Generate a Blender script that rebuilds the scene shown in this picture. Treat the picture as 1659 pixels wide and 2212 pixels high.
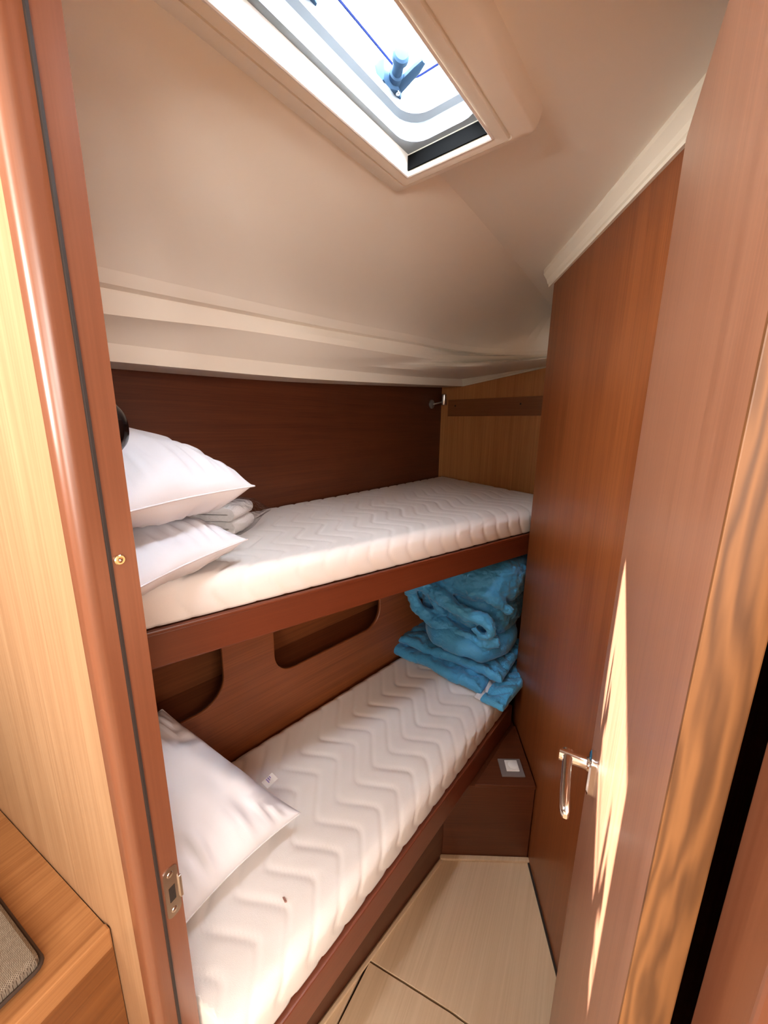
import bpy, bmesh, math, random
from mathutils import Vector, Matrix, noise

random.seed(7)
for o in list(bpy.data.objects):
    bpy.data.objects.remove(o)
scene = bpy.context.scene
COL = scene.collection
rad = math.radians

# ---------------------------------------------------------------- plan axes
# plan coordinates (R, F): R to the right of the photographer, F straight ahead.
# world Y runs along the bunks, 38 degrees to the right of straight ahead.
PHI = rad(38)
CP, SP = math.cos(PHI), math.sin(PHI)
def P(r, f, z=0.0):
    return Vector((r * CP - f * SP, r * SP + f * CP, z))

# ---------------------------------------------------------------- camera
cam_data = bpy.data.cameras.new('camera')
cam = bpy.data.objects.new('camera', cam_data)
COL.objects.link(cam)
cam_data.sensor_fit = 'VERTICAL'
cam_data.sensor_height = 24.0
cam_data.lens = 836.0 / 2212.0 * 24.0
cam_data.clip_start = 0.01
PITCH, ROLL = rad(12.7), rad(0.712)
fw = P(0, math.cos(PITCH), -math.sin(PITCH))
right = P(1, 0)
up = right.cross(fw)
rot = Matrix((right, up, -fw)).transposed()
cam.matrix_world = Matrix.Translation((0, 0, 1.5)) @ (rot @ Matrix.Rotation(ROLL, 3, 'Z')).to_4x4()
scene.camera = cam

# ---------------------------------------------------------------- sky, sun, light
world = bpy.data.worlds.new('sky')
scene.world = world
world.use_nodes = True
bg = world.node_tree.nodes['Background']
bg.inputs[0].default_value = (0.90, 0.95, 1.0, 1)
bg.inputs[1].default_value = 30.0

sun_d = bpy.data.lights.new('sun', 'SUN')
sun_d.energy = 50.0
sun_d.angle = rad(0.6)
sun_d.color = (1.0, 0.93, 0.82)
sun = bpy.data.objects.new('sun', sun_d)
COL.objects.link(sun)
SUN_DIR = P(0.42, -0.36, -1.30).normalized()
sun.rotation_euler = SUN_DIR.to_track_quat('-Z', 'Y').to_euler()

# daylight of the saloon that the cabin door opens on to (behind the photographer), with two added fills
def area(name, loc, target, sx, sy, energy, color, spread=180):
    d = bpy.data.lights.new(name, 'AREA')
    d.shape = 'RECTANGLE'; d.size = sx; d.size_y = sy; d.energy = energy; d.color = color; d.spread = rad(spread)
    o = bpy.data.objects.new(name, d)
    COL.objects.link(o)
    o.location = loc
    o.rotation_euler = (target - loc).to_track_quat('-Z', 'Y').to_euler()
    return o
area('saloon_daylight', P(0.95, -1.50, 1.84), P(-0.45, 0.9, 1.65), 1.0, 0.5, 19.0, (1.0, 0.95, 0.88))
area('saloon_fill_centre', P(0.10, -2.60, 1.45), P(0.35, 1.4, 1.50), 1.0, 0.8, 30.0, (1.0, 0.95, 0.87))  # added fill from far behind, brightens foot wall, quilt and upper mattress
area('saloon_fill_left', P(-1.45, -0.62, 1.78), P(0.32, 0.52, 1.90), 0.8, 0.5, 14.0, (1.0, 0.94, 0.86), 100)  # added left-hand fill, spread narrowed and aimed to brighten the door

scene.cycles.max_bounces = 7
scene.cycles.use_adaptive_sampling = True
scene.cycles.adaptive_threshold = 0.03
scene.cycles.caustics_reflective = False
scene.cycles.caustics_refractive = False
scene.view_settings.view_transform = 'Standard'
scene.view_settings.look = 'None'
scene.view_settings.exposure = 0.96
scene.view_settings.gamma = 1.0
scene.view_settings.use_curve_mapping = False

# ---------------------------------------------------------------- materials
def new_mat(name):
    m = bpy.data.materials.new(name)
    m.use_nodes = True
    return m, m.node_tree, m.node_tree.nodes['Principled BSDF']

def srgb(r, g, b):
    f = lambda c: (c / 255 / 12.92) if c / 255 <= 0.04045 else ((c / 255 + 0.055) / 1.055) ** 2.4
    return (f(r), f(g), f(b), 1)

def plain(name, col, rough=0.5, metal=0.0, bump=0.0, bscale=300.0, spec=0.5, var=0.0, vscale=8.0):
    m, t, b = new_mat(name)
    b.inputs['Base Color'].default_value = col
    b.inputs['Roughness'].default_value = rough
    b.inputs['Metallic'].default_value = metal
    b.inputs['Specular IOR Level'].default_value = spec
    tc = t.nodes.new('ShaderNodeTexCoord')
    if var:
        n = t.nodes.new('ShaderNodeTexNoise'); n.inputs['Scale'].default_value = vscale
        n.inputs['Detail'].default_value = 4
        mx = t.nodes.new('ShaderNodeMix'); mx.data_type = 'RGBA'
        mx.inputs[6].default_value = tuple(c * (1 - var) for c in col[:3]) + (1,)
        mx.inputs[7].default_value = tuple(min(1, c * (1 + var)) for c in col[:3]) + (1,)
        t.links.new(tc.outputs['Object'], n.inputs['Vector'])
        t.links.new(n.outputs['Fac'], mx.inputs[0])
        t.links.new(mx.outputs[2], b.inputs['Base Color'])
    if bump:
        n2 = t.nodes.new('ShaderNodeTexNoise'); n2.inputs['Scale'].default_value = bscale
        n2.inputs['Detail'].default_value = 3
        bp = t.nodes.new('ShaderNodeBump'); bp.inputs['Strength'].default_value = bump
        bp.inputs['Distance'].default_value = 0.002
        t.links.new(tc.outputs['Object'], n2.inputs['Vector'])
        t.links.new(n2.outputs['Fac'], bp.inputs['Height'])
        t.links.new(bp.outputs['Normal'], b.inputs['Normal'])
    return m

def wood(name, light, dark, grain='z', rough=0.38, fine=260.0, coarse=36.0, contrast=1.0, figure=0.0, spec=0.5, coat=0.0):
    """veneer with streaks along the grain: 'z' upright, or a plan angle in degrees (0 = straight ahead)"""
    m, t, b = new_mat(name)
    tc = t.nodes.new('ShaderNodeTexCoord')
    mp0 = t.nodes.new('ShaderNodeMapping')
    t.links.new(tc.outputs['Object'], mp0.inputs['Vector'])
    if grain != 'z':
        d = P(math.sin(rad(grain)), math.cos(rad(grain)))
        mp0.inputs['Rotation'].default_value = (0, 0, -math.atan2(d.y, d.x))
    lo, hi = 0.02, 1.0
    def streak(scale, detail, stretch):
        mp = t.nodes.new('ShaderNodeMapping')
        mp.inputs['Scale'].default_value = (1, 1, stretch) if grain == 'z' else (stretch, 1, 1)
        n = t.nodes.new('ShaderNodeTexNoise')
        n.inputs['Scale'].default_value = scale; n.inputs['Detail'].default_value = detail
        n.inputs['Roughness'].default_value = 0.6
        t.links.new(mp0.outputs['Vector'], mp.inputs['Vector'])
        t.links.new(mp.outputs['Vector'], n.inputs['Vector'])
        return n
    a, c, e = streak(fine, 2, 0.012), streak(coarse, 4, 0.03), streak(6.0, 3, 0.25)
    def math2(op, x, y):
        k = t.nodes.new('ShaderNodeMath'); k.operation = op
        for i, v in enumerate((x, y)):
            if isinstance(v, (int, float)): k.inputs[i].default_value = v
            else: t.links.new(v, k.inputs[i])
        return k.outputs[0]
    s = math2('ADD', math2('MULTIPLY', a.outputs['Fac'], 0.45), math2('MULTIPLY', c.outputs['Fac'], 0.40))
    s = math2('ADD', s, math2('MULTIPLY', e.outputs['Fac'], 0.15))
    if figure:
        w = t.nodes.new('ShaderNodeTexWave'); w.wave_type = 'BANDS'
        w.inputs['Scale'].default_value = 30; w.inputs['Distortion'].default_value = 16
        w.inputs['Detail'].default_value = 3; w.inputs['Detail Scale'].default_value = 1.2
        mp = t.nodes.new('ShaderNodeMapping')
        mp.inputs['Scale'].default_value = (1, 1, 0.11) if grain == 'z' else (0.11, 1, 1)
        t.links.new(mp0.outputs['Vector'], mp.inputs['Vector']); t.links.new(mp.outputs['Vector'], w.inputs['Vector'])
        s = math2('ADD', math2('MULTIPLY', s, 1 - figure), math2('MULTIPLY', w.outputs['Fac'], figure))
    r = t.nodes.new('ShaderNodeValToRGB')
    r.color_ramp.elements[0].position = 0.5 - 0.16 / contrast; r.color_ramp.elements[0].color = dark
    r.color_ramp.elements[1].position = 0.5 + 0.14 / contrast; r.color_ramp.elements[1].color = light
    t.links.new(s, r.inputs['Fac'])
    t.links.new(r.outputs['Color'], b.inputs['Base Color'])
    b.inputs['Roughness'].default_value = rough
    b.inputs['Specular IOR Level'].default_value = spec
    b.inputs['Coat Weight'].default_value = coat; b.inputs['Coat Roughness'].default_value = 0.32
    bp = t.nodes.new('ShaderNodeBump'); bp.inputs['Strength'].default_value = 0.12
    bp.inputs['Distance'].default_value = 0.0006
    t.links.new(a.outputs['Fac'], bp.inputs['Height']); t.links.new(bp.outputs['Normal'], b.inputs['Normal'])
    return m

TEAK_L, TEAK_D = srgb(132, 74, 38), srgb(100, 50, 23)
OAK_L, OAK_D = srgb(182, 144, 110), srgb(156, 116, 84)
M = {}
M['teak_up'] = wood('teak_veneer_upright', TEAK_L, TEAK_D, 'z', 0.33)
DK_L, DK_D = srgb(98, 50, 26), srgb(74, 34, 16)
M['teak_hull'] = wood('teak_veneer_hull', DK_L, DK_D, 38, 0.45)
M['teak_low'] = wood('teak_veneer_low_panel', TEAK_L, TEAK_D, 44, 0.45)
M['teak_box'] = wood('teak_veneer_box', DK_L, DK_D, 90, 0.42)
M['batten'] = wood('batten_veneer', srgb(144, 92, 50), srgb(122, 72, 36), -44, 0.5)
M['foot_wood'] = wood('foot_wall_veneer', srgb(204, 144, 88), srgb(172, 112, 62), 'z', 0.5, fine=200, coarse=30)
M['door_face'] = wood('door_veneer', srgb(174, 122, 94), srgb(146, 96, 72), 'z', 0.40, coat=0.7)
M['oak_up'] = wood('oak_veneer_upright', OAK_L, OAK_D, 'z', 0.36, fine=200, coarse=26)
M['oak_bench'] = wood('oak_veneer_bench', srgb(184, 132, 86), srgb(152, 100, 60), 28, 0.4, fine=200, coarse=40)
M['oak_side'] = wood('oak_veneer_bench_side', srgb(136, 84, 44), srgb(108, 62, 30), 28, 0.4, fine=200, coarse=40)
M['oak_edge'] = wood('oak_edge_solid', srgb(132, 86, 48), srgb(84, 50, 24), 'z', 0.5, fine=150, coarse=50, figure=0.30, contrast=0.7)
M['jamb'] = wood('mahogany_jamb', srgb(134, 82, 58), srgb(112, 64, 42), 'z', 0.32, contrast=0.6, coat=0.5)
M['rail_up'] = wood('mahogany_rail_upper', srgb(110, 52, 28), srgb(92, 40, 20), 53, 0.35, contrast=0.6)
M['rail_low'] = wood('mahogany_rail_lower', srgb(124, 66, 44), srgb(100, 50, 32), 40, 0.32, contrast=0.6)
M['base_wood'] = wood('bunk_base_veneer', srgb(96, 54, 34), srgb(74, 38, 24), 43, 0.4)
M['floor'] = wood('floor_laminate', srgb(224, 196, 164), srgb(198, 166, 132), 28, 0.42, fine=170, coarse=24, contrast=0.65)
M['liner'] = plain('white_headliner', srgb(242, 235, 224), 0.42, bump=0.03, bscale=500, var=0.015, vscale=3)
M['trim_white'] = plain('white_trim', srgb(236, 230, 216), 0.4)
M['black'] = plain('black_rubber', (0.003, 0.003, 0.003, 1), 0.8, spec=0.05)
M['black_gloss'] = plain('black_gloss_plastic', (0.006, 0.004, 0.005, 1), 0.12)
M['chrome'] = plain('chrome', (0.88, 0.87, 0.86, 1), 0.08, 1.0)
M['steel'] = plain('brushed_steel', (0.72, 0.68, 0.64, 1), 0.25, 1.0)
M['brass'] = plain('brass', (0.80, 0.66, 0.42, 1), 0.25, 1.0)
M['grey_metal'] = plain('grey_metal', (0.35, 0.34, 0.33, 1), 0.35, 0.6)
M['grey_frame'] = plain('grey_plastic', srgb(120, 110, 108), 0.45)
M['white_plastic'] = plain('white_plastic', srgb(236, 232, 228), 0.4)
M['mattress'] = plain('mattress_knit', srgb(232, 225, 221), 0.85, bump=0.25, bscale=900, spec=0.2)
M['pillow'] = plain('pillow_cotton', srgb(222, 221, 227), 0.8, bump=0.12, bscale=700, spec=0.25)
M['towel'] = plain('towel_terry', srgb(244, 240, 238), 0.95, bump=0.9, bscale=420, spec=0.1)
M['hatch_white'] = plain('hatch_moulding', srgb(124, 130, 136), 0.45, spec=0.3)
M['handle_blue'] = plain('hatch_handle_plastic', srgb(58, 84, 110), 0.6, spec=0.12)
M['seal_blue'] = plain('hatch_seal', srgb(22, 34, 84), 0.7, spec=0.1)
M['red_print'] = plain('red_print', srgb(226, 120, 130), 0.6)
M['violet_print'] = plain('violet_print', srgb(110, 90, 170), 0.6)
M['stain'] = plain('brown_stain', srgb(150, 110, 100), 0.9)
M['seal'] = plain('dark_seal', srgb(44, 36, 34), 0.6)
M['piping'] = plain('dark_piping', srgb(66, 50, 42), 0.8)
M['dark'] = plain('dark_void', (0.02, 0.012, 0.008, 1), 0.8)

def quilt_mat():
    m, t, b = new_mat('blue_quilt_fabric')
    tc = t.nodes.new('ShaderNodeTexCoord')
    n = t.nodes.new('ShaderNodeTexNoise'); n.inputs['Scale'].default_value = 5; n.inputs['Detail'].default_value = 3
    r = t.nodes.new('ShaderNodeValToRGB')
    r.color_ramp.elements[0].position = 0.3; r.color_ramp.elements[0].color = srgb(46, 132, 186)
    r.color_ramp.elements[1].position = 0.7; r.color_ramp.elements[1].color = srgb(72, 164, 216)
    t.links.new(tc.outputs['Object'], n.inputs['Vector']); t.links.new(n.outputs['Fac'], r.inputs['Fac'])
    t.links.new(r.outputs['Color'], b.inputs['Base Color'])
    n2 = t.nodes.new('ShaderNodeTexNoise'); n2.inputs['Scale'].default_value = 46; n2.inputs['Detail'].default_value = 5
    n2.inputs['Distortion'].default_value = 0.6
    ad = n2
    t.links.new(tc.outputs['Object'], n2.inputs['Vector'])
    bp = t.nodes.new('ShaderNodeBump'); bp.inputs['Strength'].default_value = 0.8; bp.inputs['Distance'].default_value = 0.008
    t.links.new(ad.outputs[0], bp.inputs['Height']); t.links.new(bp.outputs['Normal'], b.inputs['Normal'])
    b.inputs['Roughness'].default_value = 0.55
    b.inputs['Sheen Weight'].default_value = 0.25
    return m
M['quilt'] = quilt_mat()

def weave_mat():
    m, t, b = new_mat('grey_woven_fabric')
    tc = t.nodes.new('ShaderNodeTexCoord')
    mp = t.nodes.new('ShaderNodeMapping'); mp.inputs['Rotation'].default_value = (0, 0, rad(20))
    mp.inputs['Scale'].default_value = (1, 1.9, 1)
    ck = t.nodes.new('ShaderNodeTexBrick'); ck.inputs['Scale'].default_value = 130
    ck.inputs['Color1'].default_value = srgb(176, 166, 152); ck.inputs['Color2'].default_value = srgb(146, 134, 120)
    ck.inputs['Mortar'].default_value = srgb(84, 72, 62); ck.inputs['Mortar Size'].default_value = 0.06
    t.links.new(tc.outputs['Object'], mp.inputs['Vector']); t.links.new(mp.outputs['Vector'], ck.inputs['Vector'])
    t.links.new(ck.outputs['Color'], b.inputs['Base Color'])
    bp = t.nodes.new('ShaderNodeBump'); bp.inputs['Strength'].default_value = 0.5; bp.inputs['Distance'].default_value = 0.002
    t.links.new(ck.outputs['Fac'], bp.inputs['Height']); bp.invert = True
    t.links.new(bp.outputs['Normal'], b.inputs['Normal'])
    b.inputs['Roughness'].default_value = 0.9
    return m
M['weave'] = weave_mat()

def clear_mat(name, col, gloss, rough, bump=0.0):
    m = bpy.data.materials.new(name); m.use_nodes = True
    t = m.node_tree; t.nodes.clear()
    out = t.nodes.new('ShaderNodeOutputMaterial')
    tr = t.nodes.new('ShaderNodeBsdfTransparent'); tr.inputs[0].default_value = col
    gl = t.nodes.new('ShaderNodeBsdfGlossy'); gl.inputs['Roughness'].default_value = rough
    fr = t.nodes.new('ShaderNodeLayerWeight'); fr.inputs['Blend'].default_value = gloss
    mx = t.nodes.new('ShaderNodeMixShader')
    t.links.new(fr.outputs['Facing'], mx.inputs[0]); t.links.new(tr.outputs[0], mx.inputs[1]); t.links.new(gl.outputs[0], mx.inputs[2])
    t.links.new(mx.outputs[0], out.inputs[0])
    if bump:
        tc = t.nodes.new('ShaderNodeTexCoord'); n = t.nodes.new('ShaderNodeTexNoise')
        n.inputs['Scale'].default_value = 40; n.inputs['Detail'].default_value = 3
        bp = t.nodes.new('ShaderNodeBump'); bp.inputs['Strength'].default_value = bump; bp.inputs['Distance'].default_value = 0.01
        t.links.new(tc.outputs['Object'], n.inputs['Vector']); t.links.new(n.outputs['Fac'], bp.inputs['Height'])
        t.links.new(bp.outputs['Normal'], gl.inputs['Normal']); t.links.new(bp.outputs['Normal'], fr.inputs['Normal'])
    return m
M['acrylic'] = clear_mat('clear_acrylic', (0.92, 0.95, 0.98, 1), 0.12, 0.03)
M['film'] = clear_mat('clear_plastic_film', (0.97, 0.97, 0.97, 1), 0.16, 0.10, 1.0)

# ---------------------------------------------------------------- object helpers
def thing(name, label, cat, loc, group=None):
    o = bpy.data.objects.new(name, None)
    COL.objects.link(o)
    o.empty_display_size = 0.05
    o.location = loc
    if label: o['label'] = label
    if cat: o['category'] = cat
    if group: o['group'] = group
    return o

def base_of(o):
    v = Vector(o.location)
    while o.parent:
        o = o.parent; v += Vector(o.location)
    return v

def obj(name, bm, mat, parent=None, label=None, cat=None, kind=None, smooth=False, group=None):
    """link a bmesh given in world coordinates as one object"""
    bmesh.ops.recalc_face_normals(bm, faces=bm.faces)
    me = bpy.data.meshes.new(name)
    off = base_of(parent) if parent else Vector((0, 0, 0))
    if parent is None and kind != 'structure' and len(bm.verts):
        xs = [v.co.x for v in bm.verts]; ys = [v.co.y for v in bm.verts]; zs = [v.co.z for v in bm.verts]
        off = Vector(((min(xs) + max(xs)) / 2, (min(ys) + max(ys)) / 2, min(zs)))
    for v in bm.verts: v.co -= off
    bm.to_mesh(me); bm.free()
    if smooth:
        for p in me.polygons: p.use_smooth = True
        if smooth != 'all':
            me.set_sharp_from_angle(angle=rad(35))
    me.materials.append(M[mat] if isinstance(mat, str) else mat)
    o = bpy.data.objects.new(name, me)
    COL.objects.link(o)
    if parent:
        o.parent = parent
    else:
        o.location = off
    if label: o['label'] = label
    if cat: o['category'] = cat
    if kind: o['kind'] = kind
    if group: o['group'] = group
    return o

def prism_into(bm, plan, z0, z1, conv=None):
    """plan: list of (r, f) or Vectors; z0/z1 numbers or lists per corner"""
    n = len(plan); conv = conv or (lambda a, b, z: P(a, b, z))
    zz = lambda z, i: z[i] if isinstance(z, (list, tuple)) else z
    lo = [bm.verts.new(conv(p[0], p[1], zz(z0, i))) for i, p in enumerate(plan)]
    hi = [bm.verts.new(conv(p[0], p[1], zz(z1, i))) for i, p in enumerate(plan)]
    bm.faces.new(lo[::-1]); bm.faces.new(hi)
    for i in range(n):
        j = (i + 1) % n
        bm.faces.new((lo[i], lo[j], hi[j], hi[i]))
    return bm

def prism(plan, z0, z1, bevel=0.0, conv=None, seg=2):
    bm = prism_into(bmesh.new(), plan, z0, z1, conv)
    if bevel:
        bmesh.ops.recalc_face_normals(bm, faces=bm.faces)
        bmesh.ops.bevel(bm, geom=bm.edges[:], offset=bevel, segments=seg, affect='EDGES', profile=0.6)
    return bm

# door-frame axes: s runs from the hinge to the latch jamb, n from the saloon into the cabin
HR, HF = 0.184, 0.2035
EF = (-0.88295, 0.46947); NF = (0.46947, 0.88295)
def FP(s, n, z=0.0):
    return P(HR + s * EF[0] + n * NF[0], HF + s * EF[1] + n * NF[1], z)
def fprism(s0, s1, n0, n1, z0, z1, bevel=0.0, seg=2):
    return prism([(s0, n0), (s1, n0), (s1, n1), (s0, n1)], z0, z1, bevel, FP, seg)

# hatch axes: a along the bunks (0 at the far inner edge), b to the right (0 at the hull-side inner edge)
HA = (math.sin(rad(38)), math.cos(rad(38))); HB = (HA[1], -HA[0])
H0 = (0.040, 0.926)
def HP(a, b, z):
    return P(H0[0] + a * HA[0] + b * HB[0], H0[1] + a * HA[1] + b * HB[1], z)
def hprism(a0, a1, b0, b1, z0, z1, bevel=0.0):
    return prism([(a0, b0), (a1, b0), (a1, b1), (a0, b1)], z0, z1, bevel, HP)

def dirv(deg):
    return Vector((math.sin(rad(deg)), math.cos(rad(deg))))
def line_pt(p, deg, t, off=0.0):
    """point t metres along a plan line, off metres to its right"""
    d = dirv(deg)
    return (p[0] + d.x * t + d.y * off, p[1] + d.y * t - d.x * off)
def band(p0, p1, th):
    """plan rectangle from p0 to p1 with its thickness on the left (th>0) or right (th<0)"""
    d = Vector((p1[0] - p0[0], p1[1] - p0[1])).normalized()
    nx, ny = -d.y * th, d.x * th
    return [p0, p1, (p1[0] + nx, p1[1] + ny), (p0[0] + nx, p0[1] + ny)]

def tube_into(bm, pts, r, seg=8, cap=True, closed=False):
    pts = [Vector(p) for p in pts]; n = len(pts); rings = []
    ref = None
    for i, p in enumerate(pts):
        if closed: d = pts[(i + 1) % n] - pts[i - 1]
        else: d = pts[min(i + 1, n - 1)] - pts[max(i - 1, 0)]
        d.normalize()
        if ref is None: ref = Vector((0, 0, 1)) if abs(d.z) < 0.9 else Vector((1, 0, 0))
        u = d.cross(ref).normalized(); v = u.cross(d).normalized(); ref = v
        rr = r[i] if isinstance(r, (list, tuple)) else r
        rings.append([bm.verts.new(p + (u * math.cos(2 * math.pi * k / seg) + v * math.sin(2 * math.pi * k / seg)) * rr) for k in range(seg)])
    m = n if closed else n - 1
    for i in range(m):
        A, B = rings[i], rings[(i + 1) % n]
        for k in range(seg):
            bm.faces.new((A[k], A[(k + 1) % seg], B[(k + 1) % seg], B[k]))
    if cap and not closed:
        bm.faces.new(rings[0][::-1]); bm.faces.new(rings[-1])
    return bm

def loft(rows, closed=False, bm=None):
    bm = bm or bmesh.new()
    vs = [[bm.verts.new(p) for p in r] for r in rows]
    for i in range(len(vs) - 1):
        n = len(vs[i])
        for k in range(n if closed else n - 1):
            bm.faces.new((vs[i][k], vs[i][(k + 1) % n], vs[i + 1][(k + 1) % n], vs[i + 1][k]))
    return bm, vs

def rrect(a0, a1, b0, b1, r, n=6):
    pts = []
    for (ca, cb, st) in ((a1 - r, b1 - r, 0), (a0 + r, b1 - r, 90), (a0 + r, b0 + r, 180), (a1 - r, b0 + r, 270)):
        for k in range(n + 1):
            t = rad(st + 90 * k / n)
            pts.append((ca + r * math.cos(t), cb + r * math.sin(t)))
    return pts

def lathe_into(bm, origin, axis, prof, seg=24):
    """prof: list of (distance along axis, radius)"""
    axis = axis.normalized()
    ref = Vector((0, 0, 1)) if abs(axis.z) < 0.9 else Vector((1, 0, 0))
    u = axis.cross(ref).normalized(); v = axis.cross(u)
    rings = [[bm.verts.new(origin + axis * h + (u * math.cos(2 * math.pi * k / seg) + v * math.sin(2 * math.pi * k / seg)) * max(r, 1e-4)) for k in range(seg)] for h, r in prof]
    for A, B in zip(rings, rings[1:]):
        for k in range(seg):
            bm.faces.new((A[k], A[(k + 1) % seg], B[(k + 1) % seg], B[k]))
    bm.faces.new(rings[0][::-1]); bm.faces.new(rings[-1])
    return bm

def spline(pts, n):
    """Catmull-Rom resample of a list of Vectors to n points, uniform in parameter"""
    pts = [Vector(p) for p in pts]; m = len(pts) - 1; out = []
    for k in range(n):
        t = k / (n - 1) * m; i = min(int(t), m - 1); u = t - i
        p0, p1, p2, p3 = pts[max(i - 1, 0)], pts[i], pts[i + 1], pts[min(i + 2, m)]
        out.append(0.5 * ((2 * p1) + (p2 - p0) * u + (2 * p0 - 5 * p1 + 4 * p2 - p3) * u * u + (3 * p1 - p0 - 3 * p2 + p3) * u ** 3))
    return out

# ================================================================ SETTING
WALL_A = (0.527, 1.069); WALL_DEG = 4.5
def wall_pt(f): return line_pt(WALL_A, WALL_DEG, (f - WALL_A[1]) / math.cos(rad(WALL_DEG)))
C_UP = (0.354, 2.535)                  # upper corner of hull wall and foot wall
UB_DEG, FOOT_DEG = 37.5, -44.0
LB = (-0.465, 0.997); LB_DEG = 44.0    # lower hull panel

# floor of the cabin: sub-floor and three laminate panels with recessed joints
sub = obj('floor', prism([(-0.9, -0.5), (1.2, -0.5), (1.2, 2.2), (-0.9, 2.2)], -0.06, -0.012), 'dark', kind='structure')
j = 0.002
obj('floor_panel', prism([(-0.027 + j + .003, 0.799 + j), (0.22 + j, 1.067 - j), (0.60, 1.057), (0.52, 0.53), (0.191 + .003, 0.702 + j)], -0.012, 0, 0.0012), 'floor', sub)
obj('floor_panel', prism([(-0.027 + j, 0.799 - j), (0.191, 0.702 - j), (0.52, 0.526), (0.45, 0.25), (0.10, 0.05), (-0.25, 0.30), (-0.101 + j, 0.681)], -0.012, 0, 0.0012), 'floor', sub)
obj('floor_border', prism([(0.216, 1.071), (-0.030, 0.804), (-0.105, 0.681), (-0.30, 0.33), (-0.42, 0.40), (-0.153, 0.695), (0.20, 1.085)], -0.012, 0.0006, 0.0012), 'floor', sub)
# quarter strip along the foot of the step box
obj('baseboard_step', prism([(0.214, 1.064), (0.526, 1.057), (0.528, 1.072), (0.214, 1.079)], 0.0, 0.010, 0.002), 'floor', kind='structure')
obj('baseboard_bunk', prism(band((0.214, 1.066), (-0.20, 0.622), 0.010), 0.0, 0.008, 0.002), 'floor', kind='structure')

nrm = FP(0, 1) - FP(0, 0)
def clip_bulkhead(bm, n=0.004):
    bmesh.ops.bisect_plane(bm, geom=bm.verts[:] + bm.edges[:] + bm.faces[:], plane_co=FP(0, n, 0), plane_no=nrm, clear_inner=True)
    es = [e for e in bm.edges if e.is_boundary]
    if es: bmesh.ops.holes_fill(bm, edges=es, sides=0)
    return bm
# right wall
wn, wf = wall_pt(0.10), wall_pt(1.42)
obj('wall_right', prism(band(wn, wf, -0.035), 0.0, 2.06), 'teak_up', kind='structure')
w2 = (1.10, 1.95)
obj('wall_right_return', prism(band((wf[0] + 0.03, wf[1]), w2, -0.03), 0.0, 2.06), 'teak_up', kind='structure')
# dark joint at the foot of the right wall
obj('trim_1', prism(band(line_pt(wn, WALL_DEG, 0.3, -0.006), line_pt(wall_pt(1.072), WALL_DEG, 0, -0.006), -0.006), 0.0, 0.005), 'dark', kind='structure')

# hull side, upper panel
ub0 = line_pt(C_UP, UB_DEG, -2.45); ub1 = line_pt(C_UP, UB_DEG, 0.02)
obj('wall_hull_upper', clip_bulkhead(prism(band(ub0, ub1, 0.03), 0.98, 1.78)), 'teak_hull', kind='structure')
# foot wall
fp0 = line_pt(C_UP, FOOT_DEG, 0.02); fp1 = line_pt(C_UP, FOOT_DEG, -1.10)
obj('wall_foot', prism(band(fp0, fp1, 0.03), 0.0, 2.0), 'foot_wood', kind='structure')

# hull side, lower panel with two rounded openings, and the lockers behind
def lower_panel():
    d = dirv(LB_DEG)
    cu = bpy.data.curves.new('tmp', 'CURVE'); cu.dimensions = '2D'; cu.fill_mode = 'BOTH'
    def poly(pts):
        s = cu.splines.new('POLY'); s.points.add(len(pts) - 1); s.use_cyclic_u = True
        for q, p in zip(s.points, pts): q.co = (p[0], p[1], 0, 1)
    s0, s1 = -0.95, 1.15
    poly([(s0, 0.30), (s1, 0.30), (s1, 1.0), (s0, 1.0)])
    poly(rrect(-0.62, 0.004, 0.690, 0.965, 0.085, 8))
    poly(rrect(0.168, 0.655, 0.690, 0.965, 0.075, 8))
    cu.extrude = 0.008
    tmp = bpy.data.objects.new('tmp', cu); COL.objects.link(tmp)
    dg = bpy.context.evaluated_depsgraph_get()
    me = bpy.data.meshes.new_from_object(tmp.evaluated_get(dg))
    bm = bmesh.new(); bm.from_mesh(me)
    for v in bm.verts:
        s, z, t = v.co
        v.co = P(LB[0] + d.x * s - d.y * (t + 0.008), LB[1] + d.y * s + d.x * (t + 0.008), z)
    bpy.data.objects.remove(tmp); bpy.data.curves.remove(cu); bpy.data.meshes.remove(me)
    bmesh.ops.remove_doubles(bm, verts=bm.verts, dist=1e-5)
    return bm
panel = obj('wall_hull_lower', clip_bulkhead(lower_panel()), 'teak_low', kind='structure')
def lb(s, off, z): 
    q = line_pt(LB, LB_DEG, s, -off); return P(q[0], q[1], z)
def lprism(s0, s1, o0, o1, z0, z1):
    return prism([(s0, o0), (s1, o0), (s1, o1), (s0, o1)], z0, z1, 0, lb)
def CLP(*a): return clip_bulkhead(lprism(*a))
obj('locker_back', CLP(-0.95, 1.15, 0.17, 0.18, 0.30, 1.0), 'teak_low', panel)
obj('locker_floor', CLP(-0.95, 1.15, 0.017, 0.169, 0.655, 0.667), 'teak_low', panel)
obj('locker_divider', lprism(0.07, 0.085, 0.017, 0.169, 0.668, 1.0), 'teak_low', panel)

# near bulkhead around the door
obj('wall_near_left', fprism(0.592, 2.2, -0.05, -0.002, 0.0, 2.3), 'oak_up', kind='structure')
obj('wall_near_right', fprism(-2.4, -0.075, -0.05, -0.002, 0.0, 2.3), 'oak_up', kind='structure')
obj('wall_near_header', fprism(-0.075, 0.592, -0.05, -0.002, 1.93, 2.3), 'oak_up', kind='structure')

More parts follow.
